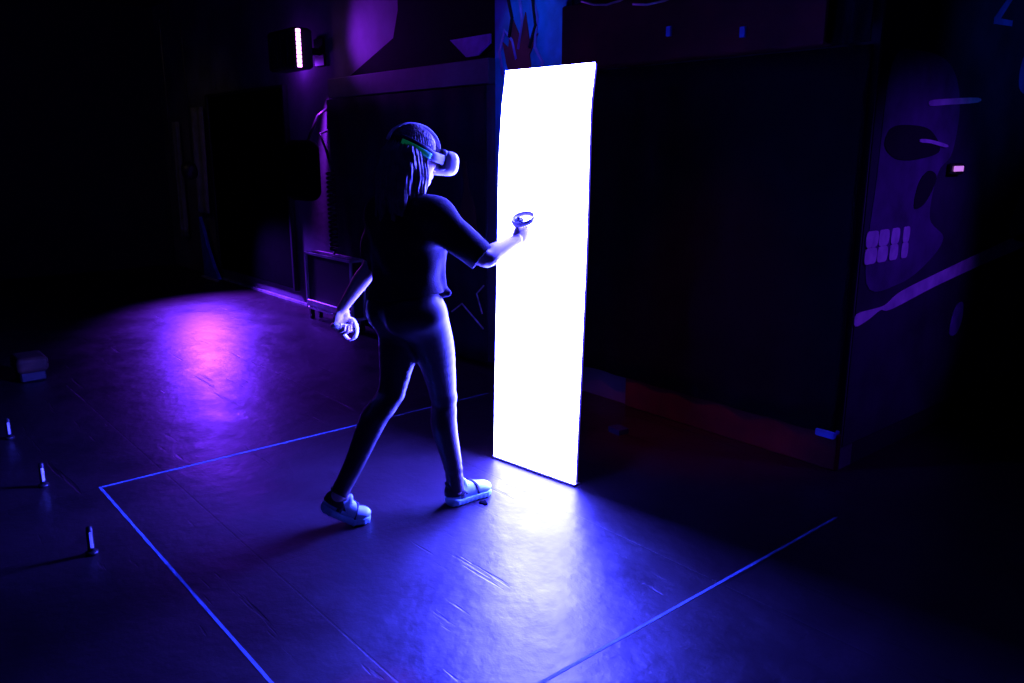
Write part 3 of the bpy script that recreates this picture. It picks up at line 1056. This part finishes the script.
# chalk star drawn on the drape edge, dim poster patch
MB().tube([(-4.93, 3.585, 0.36), (-4.80, 3.585, 0.44), (-4.62, 3.585, 0.335), (-4.545, 3.585, 0.29)], 0.006, 6).build('chalk_mark', M['chalk'], dr1)
MB().tube([(-4.535, 3.585, 0.61), (-4.62, 3.585, 0.54), (-4.555, 3.585, 0.40)], 0.006, 6).build('chalk_mark', M['chalk'], dr1)
MB().prism([(-4.78, 0.98), (-4.60, 1.0), (-4.62, 1.16), (-4.69, 1.30), (-4.72, 1.48), (-4.75, 1.48), (-4.74, 1.28), (-4.80, 1.12)], 'y', 3.575, 3.582).build('brown_patch', M['brown'], dr1)

# tall black board
bd = thing('wall_board', 'tall black board on the violet wall left of the crate', 'board', (-8.75, 3.68, 0.15))
MB().box((-9.80, 3.675, 0.15), (-7.82, 3.715, 2.15), 0.006).build('panel', M['black_board'], bd)
MB().box((-9.86, 3.66, 0.13), (-9.80, 3.715, 2.18), 0.004).box((-7.82, 3.66, 0.13), (-7.78, 3.715, 2.18), 0.004).box((-9.80, 3.66, 2.15), (-7.82, 3.715, 2.18), 0.004).build('frame', M['black_plastic'], bd)

# hanging cloth strips at the far left
def hanging(x0, x1, z0, z1, y, m, label, seed):
    return drape('hanging_strip', x0, x1, z0, z1, y, m, label, 'cloth strip', 2, 0.03, seed, 'cloth strips beside the black board')


hanging(-10.42, -9.98, 0.80, 2.05, 3.68, M['grey_cloth'], 'dim grey cloth strip hanging just left of the tall black board', 5)
hanging(-11.1, -10.85, 0.45, 1.9, 3.68, M['grey_cloth'], 'dim grey cloth strip furthest left, almost lost in the dark', 6)
bf = MB().prism([(-10.20, 0.02), (-9.72, 0.02), (-9.88, 0.18), (-10.02, 0.38), (-10.14, 0.62), (-10.22, 0.75)], 'y', 3.60, 3.64)
tag(bf.build('cloth_corner', M['blue_cloth']), 'blue triangular cloth corner touching the floor beside the black board', 'cloth')
tag(MB().box((-10.20, 3.56, 0.0), (-9.72, 3.60, 0.022), 0.004).build('floor_strip', M['trim']), 'short pale strip on the floor under the blue cloth corner', 'strip')

# LED wash lamp
wl = thing('wash_lamp', 'black wash lamp with a glowing violet edge high on the left wall', 'lamp', (-7.12, 3.5, 2.22))
ang = Matrix.Rotation(math.radians(-18), 3, 'Z')
MB().box((-7.36, 3.34, 2.245), (-6.82, 3.52, 2.585), 0.02).build('housing', M['black_plastic'], wl)
mb = MB()
for i in range(9):
    mb.box((-6.822, 3.36, 2.255 + i * 0.0355), (-6.806, 3.40, 2.255 + i * 0.0355 + 0.030), 0.003)
led = mb.build('led_row', M['led'], wl)
MB().box((-7.10, 3.51, 2.39), (-7.04, 3.71, 2.45), 0.006).box((-7.16, 3.70, 2.30), (-6.98, 3.722, 2.54), 0.004).build('bracket', M['black_metal'], wl)
mb = MB()
for i in range(6):
    mb.box((-7.30 + i * 0.07, 3.328, 2.29), (-7.285 + i * 0.07, 3.342, 2.55), 0.002)
mb.build('cooling_fins', M['black_metal'], wl)
MB().tube([(-7.40, 3.42, 2.40), (-7.355, 3.42, 2.40)], [0.045, 0.055], 16).build('adjusting_knob', M['pale_metal'], wl, True)

# aisle spot lamp body, hung in the dark
al = thing('spot_lamp', 'black spot lamp hanging in the dark left of the black board', 'lamp', (AISLE_LAMP[0], AISLE_LAMP[1], 2.3))
dv = nrm(np.array((-5.9, 2.3, 0)) - np.array(AISLE_LAMP))
pA = np.array(AISLE_LAMP)
MB().tube([tuple(pA - dv * 0.36), tuple(pA - dv * 0.30), tuple(pA - dv * 0.16)], [0.05, 0.085, 0.085], 18).build('housing', M['black_plastic'], al, True)
MB().tube([(pA[0] - dv[0] * .26, pA[1] - .11, pA[2] - dv[2] * .26), (pA[0] - dv[0] * .26, pA[1] - .11, 2.9), (pA[0] - dv[0] * .26, pA[1] + .11, 2.9), (pA[0] - dv[0] * .26, pA[1] + .11, pA[2] - dv[2] * .26)], 0.01, 8).build('yoke', M['black_metal'], al)
MB().tube([(pA[0] - dv[0] * .26, pA[1], 2.9), (pA[0] - dv[0] * .26, pA[1], ZC)], 0.015, 8).build('hanging_pole', M['black_metal'], al)

# hanging black speaker
sp = thing('loudspeaker', 'black loudspeaker on the violet wall right of the black board', 'speaker', (-7.00, 3.44, 1.1))
F = Field((-7.5, 3.3, 1.0), (-6.7, 3.75, 1.75), 0.01)
F.rbox((-7.00, 3.44, 1.375), (0.20, 0.11, 0.27), None, 0.09)
field_obj('cabinet', F, M['black_board'], sp)
MB().tube([(-7.00, 3.336, 1.33), (-7.00, 3.322, 1.33)], [0.15, 0.145], 28).build('grille', M['black_board'], sp, True)
MB().tube([(-7.00, 3.50, 1.62), (-7.00, 3.62, 1.86), (-7.00, 3.722, 1.93)], 0.014, 8).build('bracket', M['black_metal'], sp, True)

# low crate with a pale frame
cr = thing('crate', 'low black crate with pale metal frame under the coiled cable', 'crate', (-6.6, 3.49, 0))
cx0, cx1, cy0, cy1, ct = -7.03, -6.17, 3.42, 3.565, 0.635
MB().box((cx0 + .02, cy0 + .02, 0.12), (cx1 - .02, cy1 - .01, ct - .02), 0.004).build('body', M['black_plastic'], cr)
mb = MB()
r_ = 0.022
for x in (cx0, cx1 - r_):
    for y in (cy0, cy1 - r_):
        mb.box((x, y, 0.10), (x + r_, y + r_, ct), 0.003)
for z in (0.10, ct - r_):
    for y in (cy0, cy1 - r_):
        mb.box((cx0, y, z), (cx1, y + r_, z + r_), 0.003)
    for x in (cx0, cx1 - r_):
        mb.box((x, cy0, z), (x + r_, cy1, z + r_), 0.003)
mb.build('frame', M['pale_metal'], cr)
MB().box((cx0 + .03, cy0 - .004, 0.13), (cx1 - .03, cy0 + .018, 0.19), 0.003).build('lower_rail', M['pale_metal'], cr)
for x in (cx0 + 0.02, cx1 - 0.06):
    for y in (cy0 + 0.01, cy1 - 0.05):
        MB().box((x, y, 0), (x + 0.04, y + 0.04, 0.10), 0.005).build('foot', M['black_plastic'], cr)

# coiled cable hanging by the drape's left edge
pts = []
for i in range(241):
    t = i / 240
    a = t * 18 * 2 * math.pi
    pts.append((-6.61 + 0.032 * math.cos(a), 3.51 + 0.032 * math.sin(a), 1.38 - 0.70 * t))
tag(MB().tube([(-6.86, 3.71, 1.75), (-6.84, 3.55, 1.70), (-6.64, 3.50, 1.55)] + pts + [(-6.58, 3.50, 0.66), (-6.58, 3.49, 0.645)], 0.011, 6).build('coiled_cable', M['black_plastic'], None, True),
    'black coiled cable hanging above the crate', 'cable')

# loose cables high on the red board
for pts, lab in (([(-3.60, 2.405), (-3.50, 2.375), (-3.40, 2.362), (-3.30, 2.370), (-3.24, 2.385)], 'thin pale cable sagging along the top of the red board, nearer the panel'),
                 ([(-3.20, 2.34), (-3.10, 2.325), (-2.98, 2.33), (-2.88, 2.35)], 'thin pale cable on the red board, second one from the panel')):
    tag(MB().tube([(x, 3.588, z) for x, z in pts], 0.006, 8).build('cable', M['pale_metal'], None, True), lab, 'cable', 'cables on the red board')
for x, z, lab in ((-2.96, 2.15, 'tiny blue clip on the red board, nearer the panel'), (-2.50, 2.10, 'tiny blue clip on the red board, near its right end')):
    tag(MB().box((x, 3.585, z), (x + 0.03, 3.605, z + 0.05), 0.002).build('clip', M['blue_paint']), lab, 'clip', 'clips on the red board')

# ------------------------------------------------------------------ painted wall on the right
mu = thing('mural', 'dark violet mural of a skull face with bared teeth on the right wall', 'mural', (XR + 0.005, 4.6, 0.2))
XF = XR + 0.001


def patch(name, poly, m, h=0.006, base=0.0):
    return MB().prism(poly, 'x', XF + base, XF + base + h).build(name, M[m], mu)


def smooth_poly(pts, n=6):
    out = []
    k = len(pts)
    for i in range(k):
        p0, p1, p2, p3 = pts[i - 1], pts[i], pts[(i + 1) % k], pts[(i + 2) % k]
        for j in range(n):
            t = j / n
            out.append(tuple(0.5 * (2 * p1[c] + (p2[c] - p0[c]) * t + (2 * p0[c] - 5 * p1[c] + 4 * p2[c] - p3[c]) * t * t + (3 * p1[c] - p0[c] - 3 * p2[c] + p3[c]) * t ** 3) for c in (0, 1)))
    return out


patch('ground', [(3.73, 0.12), (6.8, 0.12), (6.8, 3.3), (3.73, 3.3)], 'mural_ground', 0.004)
patch('skull', smooth_poly([(3.80, 0.94), (4.15, 0.90), (4.45, 0.98), (4.62, 1.10), (4.42, 1.22), (4.46, 1.45), (4.60, 1.55), (4.62, 1.80), (4.45, 1.98), (4.10, 2.02), (3.84, 1.95), (3.80, 1.45)]), 'mural_face', 0.003, 0.004)
patch('eye_socket', smooth_poly([(3.84, 1.58), (3.98, 1.52), (4.22, 1.52), (4.44, 1.56), (4.30, 1.66), (4.05, 1.68), (3.88, 1.66)]), 'mural_dark', 0.003, 0.007)
patch('nose_hollow', smooth_poly([(4.22, 1.28), (4.34, 1.30), (4.44, 1.42), (4.34, 1.46), (4.24, 1.40)]), 'mural_dark', 0.003, 0.007)
patch('brow', smooth_poly([(4.27, 1.775), (4.45, 1.785), (4.84, 1.81), (4.84, 1.835), (4.45, 1.815), (4.27, 1.80)], 3), 'mural_light', 0.003, 0.007)
patch('eyelid', smooth_poly([(4.20, 1.60), (4.32, 1.595), (4.50, 1.575), (4.51, 1.59), (4.32, 1.612), (4.20, 1.615)], 3), 'mural_light', 0.003, 0.011)
for row, (zb, zt) in enumerate(((1.115, 1.185), (1.035, 1.105))):
    for k in range(4):
        y0 = 3.755 + k * 0.125
        w_ = 0.108 - 0.014 * k
        patch('tooth', smooth_poly([(y0, zb + 0.004), (y0 + w_ * .5, zb - 0.004), (y0 + w_, zb + 0.004), (y0 + w_ * 1.02, zt - 0.004), (y0 + w_ * .5, zt + 0.004), (y0, zt - 0.004)], 4), 'mural_tooth', 0.004, 0.007)
patch('collar_line', smooth_poly([(3.735, 0.735), (3.86, 0.752), (3.98, 0.785), (4.10, 0.775), (4.6, 0.84), (5.2, 0.90), (5.9, 0.965), (5.9, 1.05), (5.2, 0.98), (4.6, 0.91), (4.24, 0.865), (4.12, 0.84), (4.02, 0.805), (3.90, 0.80), (3.735, 0.795)], 4), 'mural_light', 0.003, 0.004)
patch('lower_mark', smooth_poly([(4.86, 0.54), (4.96, 0.52), (5.02, 0.60), (5.00, 0.70), (4.90, 0.68)]), 'purple_paint', 0.003, 0.004)
patch('teal_cloud', smooth_poly([(5.60, 1.05), (5.9, 1.0), (6.1, 1.2), (5.95, 1.4), (5.75, 1.32), (5.62, 1.2)]), 'teal_paint', 0.003, 0.004)
patch('blue_cloud', smooth_poly([(5.40, 1.93), (5.55, 1.88), (5.9, 1.95), (5.9, 2.15), (5.60, 2.15), (5.42, 2.08)]), 'blue_paint', 0.003, 0.004)
patch('numeral_two', [(p[0] - 0.08, p[1] - 0.115) for p in [(5.00, 2.33), (5.26, 2.34), (5.26, 2.37), (5.09, 2.365), (5.24, 2.49), (5.27, 2.56), (5.25, 2.62), (5.17, 2.65), (5.07, 2.62), (5.03, 2.56), (5.07, 2.55), (5.11, 2.60),
                                                         (5.18, 2.61), (5.22, 2.57), (5.20, 2.51), (5.00, 2.36)]], 'blue_paint', 0.004, 0.004)

lk = thing('indicator_lamp', 'tiny pinkish lamp glowing on the dark mural', 'lamp', (XR + 0.03, 4.64, 1.44))
MB().box((XR + 0.006, 4.56, 1.435), (XR + 0.03, 4.72, 1.495), 0.006).build('housing', M['black_plastic'], lk)
MB().box((XR + 0.03, 4.585, 1.452), (XR + 0.038, 4.70, 1.480), 0.004).build('lens', mat('pink_lens', (0.5, 0.3, 0.5), 0.4, emit=(0.62, 0.22, 0.85), strength=0.9), lk)

# ------------------------------------------------------------------ small things on the floor
mk = None
for x, lab in ((-5.06, 'short black floor marker with blue reflective strip, furthest from the camera'),
               (-4.20, 'short black floor marker with blue reflective strip, nearest the tape corner'),
               (-3.33, 'short black floor marker with blue reflective strip, closest to the camera')):
    r0 = thing('floor_marker', lab, 'floor marker', (x, 0.635, 0), 'floor markers along the left tape line')
    MB().tube([(x, .635, 0), (x, .635, .012), (x, .635, .016)], [0.024, 0.024, 0.014], 16).build('base', M['black_plastic'], r0, True)
    MB().tube([(x, .635, .014), (x, .635, .115), (x, .635, .12)], [0.014, 0.012, 0.006], 12).build('post', M['black_plastic'], r0, True)
    MB().box((x + 0.011, .629, .030), (x + 0.015, .641, .098), 0.001).build('reflective_strip', M['strip'], r0)

bx = thing('low_seat', 'dim brown padded block on the floor at the far left', 'seat', (-6.36, 0.98, 0))
F = Field((-6.7, 0.7, -0.02), (-6.0, 1.3, 0.3), 0.008)
F.rbox((-6.36, 0.98, 0.12), (0.13, 0.10, 0.055), None, 0.035)
field_obj('cushion', F, M['brown'], bx)
MB().box((-6.46, 0.90, 0.0), (-6.26, 1.06, 0.075), 0.01).build('base', M['black_plastic'], bx)

v, f = [], []
rnd = random.Random(9)
n = 9
for i in range(n):
    a = 2 * math.pi * i / n
    r = 0.020 * rnd.uniform(0.5, 1.1)
    v.append((-2.690 + r * 1.5 * math.cos(a), 2.118 + r * math.sin(a), 0.0))
v += [(p[0], p[1], 0.004 + 0.006 * rnd.random()) for p in v[:n]]
f = [tuple(range(n)), tuple(range(2 * n - 1, n - 1, -1))] + [(i, n + i, n + (i + 1) % n, (i + 1) % n) for i in range(n)]
tag(mesh_obj('scrap', v, f, M['black_board']), 'small dark scrap on the floor beside the front shoe', 'scrap')
tag(MB().prism([(-2.99, 3.26), (-2.90, 3.25), (-2.89, 3.32), (-2.98, 3.33)], 'z', 0.0, 0.03).build('block', M['dim_blue']),
    'dim blue block on the floor behind the right side of the panel', 'block')
tag(MB().box((-1.96, 3.66, 0.17), (-1.86, 3.722, 0.205), 0.004).build('corner_guard', M['blue_paint']), 'dim blue piece at the foot of the wall corner right of the red baseboard', 'corner piece')
